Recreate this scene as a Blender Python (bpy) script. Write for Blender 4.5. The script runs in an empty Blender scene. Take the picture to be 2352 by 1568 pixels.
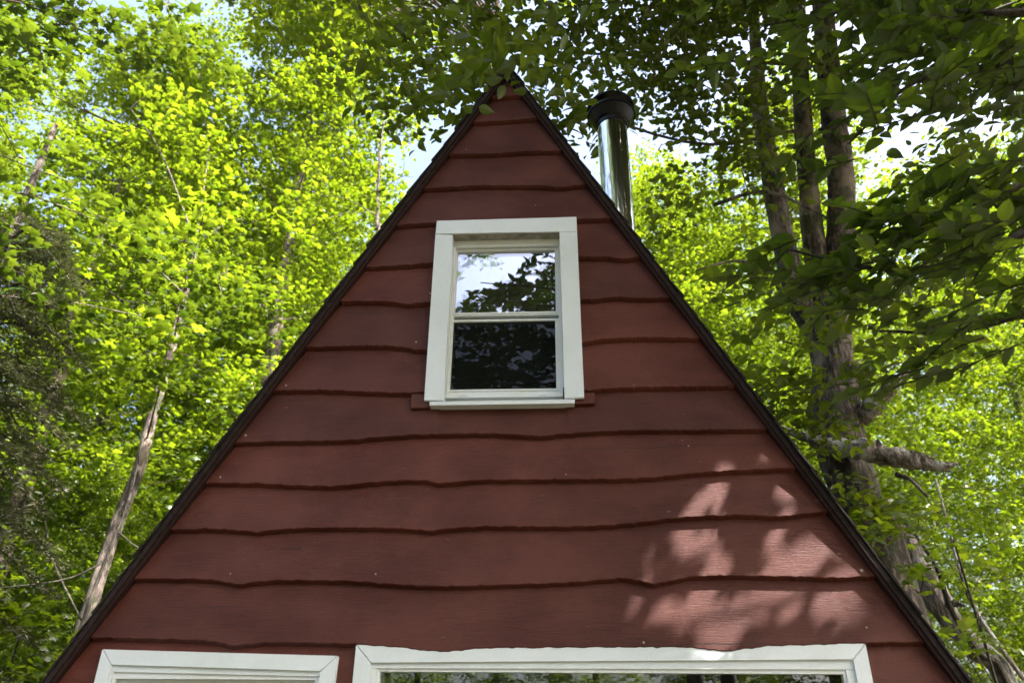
import bpy, math, random
import numpy as np
rng = np.random.default_rng(11); random.seed(5)
sc = bpy.context.scene
C = sc.collection
R = math.radians
# ---------------------------------------------------------------- camera
FPX = 1800.0                      # focal length for a 2352 px wide picture
PITCH, YAW, ROLL, CX = .5123, -.0575, .0127, .2599
CAM = np.array([CX, -3.6, 1.6])
cp, sp, cy_, sy_ = math.cos(PITCH), math.sin(PITCH), math.cos(YAW), math.sin(YAW)
FW = np.array([sy_*cp, cy_*cp, sp]); r_ = np.array([cy_, -sy_, 0.]); u_ = np.cross(r_, FW)
RT = math.cos(ROLL)*r_ + math.sin(ROLL)*u_
UP = -math.sin(ROLL)*r_ + math.cos(ROLL)*u_
cam = bpy.data.cameras.new('camera'); camo = bpy.data.objects.new('camera', cam); C.objects.link(camo)
from mathutils import Matrix, Vector
m = Matrix.Identity(4)
for i in range(3):
    m[i][0] = RT[i]; m[i][1] = UP[i]; m[i][2] = -FW[i]; m[i][3] = CAM[i]
camo.matrix_world = m
cam.sensor_width = 36; cam.lens = FPX/2352*36; cam.clip_end = 1000; cam.clip_start = .05
sc.camera = camo
cam.dof.use_dof = True; cam.dof.focus_distance = 4.6; cam.dof.aperture_fstop = 2.8
# ---------------------------------------------------------------- sky, sun, exposure
SUN = np.array([.5125, -.319, .797]); SUN /= np.linalg.norm(SUN)
w = bpy.data.worlds.new('World'); sc.world = w; w.use_nodes = True
nt = w.node_tree; bg = nt.nodes['Background']
sky = nt.nodes.new('ShaderNodeTexSky'); sky.sky_type = 'NISHITA'; sky.sun_disc = False
sky.sun_elevation = math.asin(SUN[2]); sky.sun_rotation = math.atan2(SUN[0], SUN[1])
sky.air_density = 1.0; sky.dust_density = 9.0; sky.ozone_density = 1.3
nt.links.new(sky.outputs[0], bg.inputs[0]); bg.inputs[1].default_value = .15
sl = bpy.data.lights.new('sun', 'SUN'); sl.energy = 5.0; sl.angle = R(.75); sl.color = (1, .92, .86)
slo = bpy.data.objects.new('sun', sl); C.objects.link(slo)
slo.rotation_euler = Vector(SUN).to_track_quat('Z', 'Y').to_euler()
sc.view_settings.view_transform = 'Standard'; sc.view_settings.look = 'None'
sc.view_settings.exposure = 2.3; sc.view_settings.gamma = 1
sc.cycles.use_denoising = True; sc.cycles.max_bounces = 8; sc.cycles.diffuse_bounces = 5; sc.cycles.transmission_bounces = 4
sc.cycles.transparent_max_bounces = 8; sc.cycles.sample_clamp_indirect = 6

def at(px, py, Y):
    """point of the vertical plane y=Y seen at that place of the photograph (2352 px wide)"""
    v = FW + RT*(px-1176)/FPX + UP*(784-py)/FPX
    return CAM + v*((Y-CAM[1])/v[1])
def pix(P):
    v = np.asarray(P, float)-CAM; wz = v@FW
    return np.stack([1176+FPX*(v@RT)/wz, 784-FPX*(v@UP)/wz], -1), wz

# ---------------------------------------------------------------- materials
def mat(name):
    m = bpy.data.materials.new(name); m.use_nodes = True
    return m, m.node_tree, m.node_tree.nodes['Principled BSDF']
def N(t, typ, **k):
    n = t.nodes.new(typ)
    for a, b in k.items():
        if a in n.inputs: n.inputs[a].default_value = b
        else: setattr(n, a, b)
    return n
def ramp(t, fac, cols):
    r = t.nodes.new('ShaderNodeValToRGB'); e = r.color_ramp.elements
    while len(e) < len(cols): e.new(.5)
    for i, (p, c) in enumerate(cols): e[i].position = p; e[i].color = (*c, 1)
    t.links.new(fac, r.inputs[0]); return r.outputs[0]
def mixc(t, fac, a, b, typ='MIX'):
    n = t.nodes.new('ShaderNodeMix'); n.data_type = 'RGBA'; n.blend_type = typ
    for s, v in ((0, fac), (6, a), (7, b)):
        if hasattr(v, 'links'): t.links.new(v, n.inputs[s])
        else: n.inputs[s].default_value = v if s == 0 else (*v, 1)
    return n.outputs[2]
def coords(t, scale):
    tc = t.nodes.new('ShaderNodeTexCoord'); mp = t.nodes.new('ShaderNodeMapping')
    mp.inputs['Scale'].default_value = scale; t.links.new(tc.outputs['Object'], mp.inputs[0]); return mp.outputs[0]
def noise(t, vec, scale, detail=4, rough=.6, out=0):
    n = N(t, 'ShaderNodeTexNoise', Scale=scale, Detail=detail, Roughness=rough); t.links.new(vec, n.inputs[0]); return n.outputs[out]
def bump(t, b, h, s, d, nrm=None):
    n = N(t, 'ShaderNodeBump', Strength=s, Distance=d); t.links.new(h, n.inputs['Height'])
    if nrm: t.links.new(nrm, n.inputs['Normal'])
    if b: t.links.new(n.outputs[0], b.inputs['Normal'])
    return n.outputs[0]

def wood_paint(name, base, dark, pale, rough=.5, grain=1., chips=True, spec=.5):
    m, t, b = mat(name)
    g = noise(t, coords(t, (1.2, 1, 38)), 6, 6, .65)          # long grain
    big = noise(t, coords(t, (1, 1, 1.6)), 2.2, 4, .6)
    fine = noise(t, coords(t, (1, 1, 1)), 160, 2, .8)
    col = ramp(t, g, [(.3, dark), (.6, base)])
    col = mixc(t, ramp(t, big, [(.40, (0, 0, 0)), (.62, (1, 1, 1))]), col, pale)
    col = mixc(t, .3, col, ramp(t, fine, [(.35, tuple(x*.5 for x in base)), (.62, tuple(min(1, x*1.5) for x in base))]))
    if chips:
        ch = noise(t, coords(t, (5, 1, 26)), 3.2, 3, .5)
        chm = ramp(t, ch, [(.725, (0, 0, 0)), (.76, (.8, .8, .8))])
        col = mixc(t, chm, col, (.24, .15, .135))
        kn = noise(t, coords(t, (4, 1, 9)), 5, 2, .4)
        col = mixc(t, ramp(t, kn, [(.76, (0, 0, 0)), (.79, (1, 1, 1))]), col, (.02, .008, .008))
    geo = t.nodes.new('ShaderNodeNewGeometry'); rr = ramp(t, geo.outputs['Random Per Island'], [(0, (.82, .82, .84)), (1, (1.16, 1.1, 1.08))])
    col = mixc(t, 1.0, col, rr, 'MULTIPLY')
    streak = noise(t, coords(t, (.9, 1, 60)), 3.1, 5, .75)
    col = mixc(t, ramp(t, streak, [(.60, (0, 0, 0)), (.72, (.75, .75, .75))]), col, dark)
    t.links.new(col, b.inputs['Base Color']); b.inputs['Roughness'].default_value = rough
    b.inputs['Specular IOR Level'].default_value = spec
    g2 = noise(t, coords(t, (2.0, 1, 75)), 5, 5, .7)
    n1 = bump(t, None, g2, .5*grain, .004); bump(t, b, fine, .25*grain, .002, n1)
    return m
M_red = wood_paint('red_painted_wood', (.077, .0180, .0108), (.030, .0070, .0055), (.108, .034, .024), .5, 1.8, True, .25)
M_redtrim = wood_paint('red_painted_trim', (.022, .010, .009), (.014, .007, .006), (.025, .012, .010), .7, .6, False, .15)
def white_paint(name, col, warm):
    m, t, b = mat(name)
    a = noise(t, coords(t, (1, 1, 1)), 3, 4, .6); f = noise(t, coords(t, (1, 1, 1)), 110, 2, .8)
    c = mixc(t, ramp(t, a, [(.35, (0, 0, 0)), (.7, (1, 1, 1))]), col, warm)
    sp_ = noise(t, coords(t, (1, 1, 1)), 22, 1, .5)
    c = mixc(t, ramp(t, sp_, [(.13, (1, 1, 1)), (.16, (0, 0, 0))]), c, (.2, .18, .16))
    c = mixc(t, .05, c, ramp(t, f, [(.35, (.3, .3, .3)), (.65, (1, 1, 1))]))
    t.links.new(c, b.inputs['Base Color']); b.inputs['Roughness'].default_value = .45
    g = noise(t, coords(t, (40, 1, 3)), 4, 4, .6); bump(t, b, g, .3, .002)
    return m
M_white = white_paint('white_painted_wood', (.60, .66, .70), (.54, .60, .62))
M_vinyl = white_paint('white_vinyl', (.62, .67, .70), (.58, .61, .58))
m, t, b = mat('weathered_grey_wood')
g = noise(t, coords(t, (3, 3, 40)), 6, 6, .7)
t.links.new(ramp(t, g, [(.3, (.12, .12, .1)), (.7, (.36, .36, .32))]), b.inputs['Base Color']); b.inputs['Roughness'].default_value = .8
M_grey = m
m, t, b = mat('dark_seam'); b.inputs['Base Color'].default_value = (.03, .025, .025, 1); b.inputs['Roughness'].default_value = .9; M_seam = m
m, t, b = mat('asphalt_shingle')
v = noise(t, coords(t, (1, 1, 1)), 220, 3, .8); v2 = noise(t, coords(t, (1, 1, 1)), 7, 3, .6)
c = mixc(t, v2, ramp(t, v, [(.3, (.008, .007, .007)), (.7, (.045, .037, .033))]), (.02, .017, .015))
t.links.new(c, b.inputs['Base Color']); b.inputs['Specular IOR Level'].default_value = .15; b.inputs['Roughness'].default_value = .9; bump(t, b, v, .6, .004); M_shingle = m
m, t, b = mat('dark_fascia')
v = noise(t, coords(t, (6, 1, 6)), 8, 5, .7)
t.links.new(ramp(t, v, [(.3, (.010, .007, .007)), (.7, (.03, .02, .018))]), b.inputs['Base Color']); b.inputs['Roughness'].default_value = .8; b.inputs['Specular IOR Level'].default_value = .15; bump(t, b, v, .3, .003); M_fascia = m
m, t, b = mat('stainless_steel')
b.inputs['Metallic'].default_value = 1; b.inputs['Base Color'].default_value = (.88, .89, .89, 1); b.inputs['Roughness'].default_value = .1
v = noise(t, coords(t, (1, 1, .12)), 16, 3, .6); bump(t, b, v, .35, .012); M_steel = m
m, t, b = mat('blackened_steel'); b.inputs['Metallic'].default_value = 1; b.inputs['Base Color'].default_value = (.025, .025, .027, 1); b.inputs['Roughness'].default_value = .35
v = noise(t, coords(t, (1, 1, .3)), 20, 3, .6); bump(t, b, v, .15, .01); M_cap = m
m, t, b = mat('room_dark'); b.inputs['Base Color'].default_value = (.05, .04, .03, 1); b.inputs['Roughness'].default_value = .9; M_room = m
def glass(name, refl, trans=True, tint=(.92, .94, 1)):
    m = bpy.data.materials.new(name); m.use_nodes = True; t = m.node_tree; t.nodes.clear()
    o = t.nodes.new('ShaderNodeOutputMaterial'); g = N(t, 'ShaderNodeBsdfGlossy', Roughness=.0); g.inputs[0].default_value = (*tint, 1)
    tr = t.nodes.new('ShaderNodeBsdfTransparent'); tr.inputs[0].default_value = (.9, .93, .9, 1)
    mx = t.nodes.new('ShaderNodeMixShader'); mx.inputs[0].default_value = refl
    nz = noise(t, coords(t, (1, 1, 1)), 2.5, 1, .4); bp = bump(t, None, nz, .02, .02); t.links.new(bp, g.inputs['Normal'])
    t.links.new(tr.outputs[0], mx.inputs[1]); t.links.new(g.outputs[0], mx.inputs[2]); t.links.new(mx.outputs[0], o.inputs[0])
    return m
M_glass = glass('window_glass', .26, True, (.80, .85, 1)); M_glass2 = glass('inner_window_glass', .30, True, (.80, .85, 1)); M_glass3 = glass('picture_window_glass', .17, True, (.85, .9, 1))
m = bpy.data.materials.new('insect_screen'); m.use_nodes = True; t = m.node_tree; t.nodes.clear()
o = t.nodes.new('ShaderNodeOutputMaterial'); d = t.nodes.new('ShaderNodeBsdfDiffuse'); d.inputs[0].default_value = (.006, .008, .007, 1)
tr = t.nodes.new('ShaderNodeBsdfTransparent'); mx = t.nodes.new('ShaderNodeMixShader'); mx.inputs[0].default_value = .78
t.links.new(tr.outputs[0], mx.inputs[1]); t.links.new(d.outputs[0], mx.inputs[2]); t.links.new(mx.outputs[0], o.inputs[0]); M_screen = m
def bark(name, dark, light, moss=0.):
    m, t, b = mat(name)
    v = noise(t, coords(t, (1, 1, .2)), 30, 7, .75); v2 = noise(t, coords(t, (1, 1, .6)), 3.5, 4, .6); v3 = noise(t, coords(t, (1, 1, 1)), 5, 4, .6)
    c = ramp(t, v, [(.42, tuple(x*.5 for x in dark)), (.5, dark), (.6, light)])
    c = mixc(t, ramp(t, v2, [(.5, (0, 0, 0)), (.62, (1, 1, 1))]), c, tuple(min(.6, x*1.5) for x in light))
    if moss: c = mixc(t, ramp(t, v3, [(.5, (0, 0, 0)), (.65, (moss, moss, moss))]), c, (.05, .075, .025))
    t.links.new(c, b.inputs['Base Color']); b.inputs['Roughness'].default_value = .9; bump(t, b, v, 1., .07)
    return m
M_bark = bark('grey_bark', (.06, .045, .035), (.22, .18, .15), .8)
M_bark2 = bark('sunlit_pale_bark', (.20, .165, .14), (.50, .44, .39), .25)  # pale bark, with the broken limbs' sunlight put into its tone
M_twig = bark('twig_bark', (.035, .03, .022), (.10, .09, .07))
def leaf(name, refl, refl2, trans, trans2, mix=.5, gloss=.08):
    m = bpy.data.materials.new(name); m.use_nodes = True; t = m.node_tree; t.nodes.clear()
    o = t.nodes.new('ShaderNodeOutputMaterial'); geo = t.nodes.new('ShaderNodeNewGeometry')
    rnd = geo.outputs['Random Per Island']
    c1 = mixc(t, rnd, refl, refl2); c2 = mixc(t, rnd, trans, trans2)
    d = t.nodes.new('ShaderNodeBsdfDiffuse'); tl = t.nodes.new('ShaderNodeBsdfTranslucent'); gl = N(t, 'ShaderNodeBsdfGlossy', Roughness=.38)
    t.links.new(c1, d.inputs[0]); t.links.new(c2, tl.inputs[0])
    a = t.nodes.new('ShaderNodeMixShader'); a.inputs[0].default_value = mix
    t.links.new(d.outputs[0], a.inputs[1]); t.links.new(tl.outputs[0], a.inputs[2])
    f = t.nodes.new('ShaderNodeMixShader'); f.inputs[0].default_value = gloss
    t.links.new(a.outputs[0], f.inputs[1]); t.links.new(gl.outputs[0], f.inputs[2]); t.links.new(f.outputs[0], o.inputs[0])
    return m
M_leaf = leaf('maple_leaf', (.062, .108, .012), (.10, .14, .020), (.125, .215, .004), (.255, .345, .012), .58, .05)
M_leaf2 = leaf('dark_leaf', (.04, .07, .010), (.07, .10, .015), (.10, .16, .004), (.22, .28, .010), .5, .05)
M_leaf3 = leaf('shade_toned_leaf', (.025, .055, .012), (.045, .085, .02), (.07, .13, .005), (.16, .23, .010), .45, .05)  # darker leaf copy with canopy shade put into its colour
M_needle = leaf('hemlock_needle', (.05, .06, .03), (.10, .10, .055), (.06, .08, .02), (.1, .12, .03), .25, .05)
m, t, b = mat('forest_floor')
v = noise(t, coords(t, (1, 1, 1)), 1.2, 8, .7); v2 = noise(t, coords(t, (1, 1, 1)), 30, 4, .7)
c = mixc(t, v2, ramp(t, v, [(.35, (.06, .04, .025)), (.65, (.05, .08, .02))]), (.10, .07, .045))
t.links.new(c, b.inputs['Base Color']); b.inputs['Roughness'].default_value = 1; bump(t, b, v2, 1, .05); M_floor = m

# ---------------------------------------------------------------- mesh helpers
def tag(o, label=None, cat=None, group=None, kind=None):
    for k, v in (('label', label), ('category', cat), ('group', group), ('kind', kind)):
        if v: o[k] = v
    return o
def empty(name, loc=(0, 0, 0)):
    o = bpy.data.objects.new(name, None); C.objects.link(o); o.location = loc; return o
def mk(name, V, F, mats, parent=None, midx=None, smooth=False):
    """V (n,3); F list of index arrays (k,m)"""
    me = bpy.data.meshes.new(name); V = np.asarray(V, np.float32)
    F = [np.asarray(f, np.int32) for f in F if len(f)]
    if parent is not None and parent.type == 'EMPTY' and parent.parent is None: V = V-np.array(parent.location, np.float32)
    elif parent is not None:
        p = parent
        off = np.zeros(3, np.float32)
        while p is not None: off += np.array(p.location, np.float32); p = p.parent
        V = V-off
    me.vertices.add(len(V)); me.vertices.foreach_set('co', V.ravel())
    nl = sum(f.size for f in F); npoly = sum(len(f) for f in F)
    me.loops.add(nl); me.loops.foreach_set('vertex_index', np.concatenate([f.ravel() for f in F]))
    me.polygons.add(npoly)
    tot = np.concatenate([np.full(len(f), f.shape[1], np.int32) for f in F])
    me.polygons.foreach_set('loop_start', np.concatenate([[0], np.cumsum(tot)[:-1]]).astype(np.int32))
    for mt in (mats if isinstance(mats, (list, tuple)) else [mats]): me.materials.append(mt)
    if midx is not None: me.polygons.foreach_set('material_index', np.asarray(midx, np.int32))
    me.polygons.foreach_set('use_smooth', np.full(npoly, bool(smooth)))
    me.update(calc_edges=True)
    o = bpy.data.objects.new(name, me); C.objects.link(o)
    if parent is not None: o.parent = parent
    return o
class MB:
    def __init__(s): s.V = []; s.Q = []; s.T = []; s.n = 0; s.qm = []; s.tm = []
    def add(s, V, Q=(), T=(), mi=0):
        V = np.asarray(V, float).reshape(-1, 3)
        if len(Q): q = np.asarray(Q)+s.n; s.Q.append(q); s.qm += [mi]*len(q)
        if len(T): q = np.asarray(T)+s.n; s.T.append(q); s.tm += [mi]*len(q)
        s.V.append(V); s.n += len(V)
    def box(s, x0, x1, y0, y1, z0, z1, mi=0):
        V = [(x, y, z) for x in (x0, x1) for y in (y0, y1) for z in (z0, z1)]
        s.add(V, [(0, 1, 3, 2), (4, 6, 7, 5), (0, 4, 5, 1), (2, 3, 7, 6), (0, 2, 6, 4), (1, 5, 7, 3)], mi=mi)
    def prism(s, P, y0, y1, mi=0, bev=.003):
        """polygon P (x,z) counter-clockwise seen from the front, from y0 (front) back to y1, small bevel in front"""
        P = np.asarray(P, float); n = len(P); c = P.mean(0)
        d = c-P; d /= np.linalg.norm(d, axis=1)[:, None]; I = P+d*bev*1.4
        V = [(p[0], y0, p[1]) for p in I]+[(p[0], y0+bev, p[1]) for p in P]+[(p[0], y1, p[1]) for p in P]
        Q = []
        for i in range(n):
            j = (i+1) % n
            Q.append((i+n, j+n, j, i)); Q.append((i+2*n, j+2*n, j+n, i+n))
        V = np.array(V)
        if n == 4: Q.append((0, 1, 2, 3)); Q.append((11, 10, 9, 8)); s.add(V, Q, mi=mi)
        else: s.add(V, Q, [(0, i, i+1) for i in range(1, n-1)], mi=mi)
    def build(s, name, mats, parent=None, smooth=False):
        F = []
        if s.Q: F.append(np.concatenate(s.Q))
        if s.T: F.append(np.concatenate(s.T))
        return mk(name, np.concatenate(s.V), F, mats, parent, s.qm+s.tm, smooth)
def quad(pts, Y):
    """traced corners -> (x,z) on the plane y=Y"""
    return [(p[0], p[2]) for p in (at(a, b, Y) for a, b in pts)]
def tube_into(mb, pts, rad, sides=8, bumpy=0., mi=0, cap=True):
    P = np.asarray(pts, float); n = len(P); rad = np.asarray(rad, float)
    T = np.gradient(P, axis=0); T /= np.linalg.norm(T, axis=1)[:, None]+1e-9
    ref = np.array([0, 1., 0]) if abs(T[:, 1]).mean() < .8 else np.array([1., 0, 0])
    A = np.cross(T, ref); A /= np.linalg.norm(A, axis=1)[:, None]; B = np.cross(T, A)
    th = np.linspace(0, 2*np.pi, sides, endpoint=False)
    rr = rad[:, None]*(1+bumpy*rng.normal(size=(n, sides)))
    V = P[:, None]+rr[..., None]*(A[:, None]*np.cos(th)[None, :, None]+B[:, None]*np.sin(th)[None, :, None])
    Q = [];
    for i in range(n-1):
        for j in range(sides):
            k = (j+1) % sides; Q.append((i*sides+j, i*sides+k, (i+1)*sides+k, (i+1)*sides+j))
    V = V.reshape(-1, 3); T3 = []
    if cap:
        V = np.vstack([V, P[-1]+T[-1]*rad[-1]*.3, P[0]]); e = n*sides
        for j in range(sides):
            k = (j+1) % sides; T3.append(((n-1)*sides+j, (n-1)*sides+k, e)); T3.append((k, j, e+1))
    mb.add(V, Q, T3, mi)
def spline(P, n):
    P = np.asarray(P, float); d = np.r_[0, np.cumsum(np.linalg.norm(np.diff(P[:, :3], axis=0), axis=1))]
    # Catmull-Rom through the points
    E = np.vstack([2*P[0]-P[1], P, 2*P[-1]-P[-2]]); u = np.linspace(0, len(P)-1-1e-6, n); i = u.astype(int); f = (u-i)[:, None]
    a, b_, c, d_ = E[i], E[i+1], E[i+2], E[i+3]
    return .5*((2*b_)+(-a+c)*f+(2*a-5*b_+4*c-d_)*f**2+(-a+3*b_-3*c+d_)*f**3)

# ---------------------------------------------------------------- A-frame cabin
GZ = 1.6; HA = 3.9751+GZ; SL = 1.9078                 # apex height of the siding, slope
def hw(z): return (HA-z)/SL
cabin = tag(empty('a_frame_cabin', (0, 0, 0)), 'dark red A-frame cabin with wavy-edged wooden siding and white trimmed windows', 'cabin')
rows = [
 [(1144,224),(1188,220)],
 [(1098,281),(1160,278),(1226,272)],
 [(1040,355),(1144,353),(1215,348),(1289,347)],
 [(980,434),(1090,427),(1199,427),(1253,427),(1275,431),(1308,429),(1346,423)],
 [(913,518),(945,515),(997,512),(1327,504),(1404,502)],
 [(843,614),(900,611),(950,608),(992,604),(1150,600),(1330,590),(1400,590),(1430,596),(1462,590)],
 [(781,692),(831,692),(889,692),(913,696),(941,699),(971,695),(989,694),(1150,692),(1335,688),(1372,687),(1411,682),(1470,685),(1535,684)],
 [(713,797),(831,794),(889,794),(924,797),(948,802),(981,804),(1150,795),(1341,786),(1376,780),(1411,777),(1470,775),(1600,776)],
 [(643,896),(737,895),(831,899),(908,902),(971,901),(1150,898),(1344,896),(1365,895),(1411,891),(1470,889),(1685,886)],
 [(548,1016),(643,1013),(760,1012),(819,1009),(878,1003),(948,998),(1041,996),(1130,995),(1200,999),(1240,1002),(1290,997),(1360,991),(1430,988),(1500,987),(1600,987),(1750,985)],
 [(480,1108),(589,1109),(680,1114),(761,1116),(796,1113),(860,1107),(930,1102),(975,1103),(1015,1110),(1060,1105),(1110,1101),(1200,1101),(1409,1099),(1491,1097),(1545,1091),(1600,1085),(1682,1080),(1764,1076),(1822,1074)],
 [(401,1216),(476,1213),(535,1216),(594,1221),(634,1216),(702,1211),(796,1211),(860,1211),(930,1213),(985,1218),(1030,1213),(1100,1208),(1200,1208),(1300,1209),(1409,1205),(1491,1196),(1545,1189),(1627,1184),(1709,1181),(1750,1184),(1792,1186),(1833,1181),(1874,1175),(1898,1173)],
 [(315,1328),(453,1328),(503,1331),(544,1341),(589,1335),(635,1331),(796,1332),(870,1338),(960,1344),(1050,1345),(1150,1342),(1250,1339),(1330,1335),(1409,1327),(1444,1327),(1472,1334),(1499,1339),(1532,1335),(1573,1325),(1600,1322),(1682,1320),(1764,1322),(1846,1324),(1928,1326),(1999,1322)],
 [(220,1463),(318,1464),(415,1467),(474,1469),(513,1475),(540,1482),(572,1477),(619,1473),(709,1474),(814,1477),(924,1484),(981,1492),(1033,1494),(1079,1488),(1136,1485),(1365,1484),(1565,1483),(1617,1488),(1663,1494),(1709,1488),(1766,1481),(1988,1474),(2100,1473)],
]
curves = []
for r in rows:
    W = np.array([at(a, b, -.028) for a, b in r]); curves.append((W[:, 0], W[:, 2]))
z = curves[-1][1].mean()
while z > .45:
    z -= .235; xs = np.linspace(-3, 3, 40); curves.append((xs, z+.006*np.sin(xs*3.1+z*9)+.01*np.exp(-((xs-z*2+1)/.12)**2)))
def zc(k, x):
    if k < 0: return np.full_like(x, HA+.3)
    return np.interp(x, *curves[k])
mid = lambda a, b: .5*(a+b)
tl, tr = at(1040, 539, -.02), at(1285, 530, -.02); bl, br = at(1019, 920, -.02), at(1297, 914.6, -.02)
WIN = (mid(tl[0], bl[0])-.012, mid(tr[0], br[0])+.012)
DW = (at(254.5, 1525, -.02)[0]-.02, at(735.8, 1540, -.02)[0]+.02)
BW = (at(851, 1520, -.02)[0]-.02, at(1960, 1513, -.02)[0]+.02)
PO, DROP = .037, .015
sd = MB()
def board(k, xa, xb, ina, inb):
    """lap board whose lower edge is curve k; xa/xb limits or None = roof line"""
    zt0 = curves[k-1][1].mean()+.03 if k > 0 else HA
    zb0 = curves[k][1].mean()
    if k > 0 and xa is not None: pass
    L = 2*hw(zb0); n = max(4, int(L/.018))
    ts = np.linspace(0, 1, n)
    cols = []
    for tt in ts:
        zb = zb0
        for _ in range(3):
            l = -hw(zb)+.004 if xa is None else xa; r = hw(zb)-.004 if xb is None else xb
            x = l+(r-l)*tt; zb = float(zc(k, np.array([x]))[0])
        zb += .0013*math.sin(x*61+k)+.0011*math.sin(x*143+2*k)+rng.normal(0, .0009)
        zt = min(float(zc(k-1, np.array([x]))[0])+.03, HA-.01) if k > 0 else HA-.006
        if k == 9 and WIN[0]-.02 < x < WIN[1]+.02: zt = min(zt, at(1160, 919, -.05)[2])
        def xx(z):
            l = -hw(z)+.004 if xa is None else xa; r = hw(z)-.004 if xb is None else xb
            if r < l: l = r = .5*(l+r)
            return l+(r-l)*tt
        c = []
        for i in range(6):                                  # front face, top to bottom
            f = i/5; z_ = zt+(zb-zt)*f; c.append((xx(z_), -.004-(PO-.004)*f, z_))
        c.append((xx(zb), -PO+.002, zb-.0035)); c.append((xx(zb), -PO*.5, zb-DROP*.8)); c.append((xx(zb), -.004, zb-DROP)); c.append((xx(zb), .004, zb-DROP))
        cols.append(c)
    V = np.array(cols); a, b_ = V.shape[:2]
    Q = [(i*b_+j, i*b_+j+1, (i+1)*b_+j+1, (i+1)*b_+j) for i in range(a-1) for j in range(b_-1)]
    sd.add(V.reshape(-1, 3), Q)
for k in range(len(curves)):
    if 5 <= k <= 8: board(k, None, WIN[0], 0, 0); board(k, WIN[1], None, 0, 0)
    elif k >= 14: board(k, None, DW[0], 0, 0); board(k, DW[1], BW[0], 0, 0); board(k, BW[1], None, 0, 0)
    else: board(k, None, None, 0, 0)
# wall sheet below the lowest board, small cut blocks under the upper window, nail heads and cracks
sd.box(-2.9, 2.9, .004, .03, 0, .5)
xd0, xd1 = at(235, 1490, -.01)[0], at(818, 1480, -.01)[0]
sd.box(xd0-.02, xd1+.06, -.010, .003, at(500, 1530, -.01)[2], curves[13][1].mean()+.03)
for q in ([(943,938),(985,937),(985,905),(945,905)], [(1321,929),(1366,927),(1366,902),(1321,902)]):
    P = quad(q, -.036); sd.prism(P, -.041, .0, 0)
nb = sd
def disc(px, py, r, Y=-.03):
    c = at(px, py, Y); n = 10; a = np.linspace(0, 2*np.pi, n, endpoint=False)
    k = next((i for i in range(len(curves)) if zc(i, np.array([c[0]]))[0] < c[2]), 13)
    zt = zc(k-1, np.array([c[0]]))[0]+.03; zb = zc(k, np.array([c[0]]))[0]; f = (zt-c[2])/(zt-zb)
    y = -.004-(PO-.004)*f-.002
    V = [(c[0]+r*math.cos(q), y, c[2]+r*math.sin(q)) for q in a]+[(c[0], y-.0015, c[2])]
    nb.add(V, T=[(i, (i+1) % n, n) for i in range(n)], mi=1)
for px, py, r in [(565,1000,.006),(658,886,.005),(507,1096,.005),(530,1317,.004),(1144,222,.003),(719,1118,.004),(1594,702,.005),(956,786,.005),(988,674,.005),(1071,345,.004),
                  (1978,1310,.007),(1990,1440,.004),(2140,1452,.004),(1582,1022,.004),(1568,1008,.003),(1300,1090,.003),(863,1318,.004),(1478,1475,.005),(830,1336,.003),(1230,470,.003)]:
    disc(px, py, r)
m, t, b = mat('bare_nail_head'); b.inputs['Base Color'].default_value = (.30, .24, .22, 1); b.inputs['Roughness'].default_value = .6
def face_y(x, z):
    k = next((i for i in range(len(curves)) if zc(i, np.array([x]))[0] < z), 13)
    zt = zc(k-1, np.array([x]))[0]+.03 if k else HA; zb = zc(k, np.array([x]))[0]; return -.004-(PO-.004)*(zt-z)/(zt-zb)
for L in ([(1270,1032),(1400,1030),(1520,1028),(1560,1024),(1700,1020),(1760,1019)], [(560,925),(600,923),(660,919),(735,916)], [(790,719),(860,718),(905,716)], [(930,625),(992,622)],
          [(1550,1482),(1640,1478),(1760,1479)], [(640,1262),(700,1259)], [(450,1395),(560,1391)], [(1000,330),(1050,328)], [(1110,385),(1150,384)], [(330,1440),(372,1437)], [(1440,930),(1505,926)], [(1360,660),(1430,657)]):
    P = np.array([at(a, b_, -.015) for a, b_ in L]); X_ = np.linspace(P[0, 0], P[-1, 0], 24); Z_ = np.interp(X_, P[:, 0], P[:, 2])+rng.normal(0, .0007, 24)
    wd = .0011*np.sin(np.linspace(.15, np.pi-.15, 24))+.0003
    V = [(x, face_y(x, z)-.0012, z-w_) for x, z, w_ in zip(X_, Z_, wd)]+[(x, face_y(x, z)-.0012, z+w_) for x, z, w_ in zip(X_, Z_, wd)]
    sd.add(V, [(i, i+1, i+25, i+24) for i in range(23)], mi=2)
siding = sd.build('siding', [M_red, m, M_seam], cabin)

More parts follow.
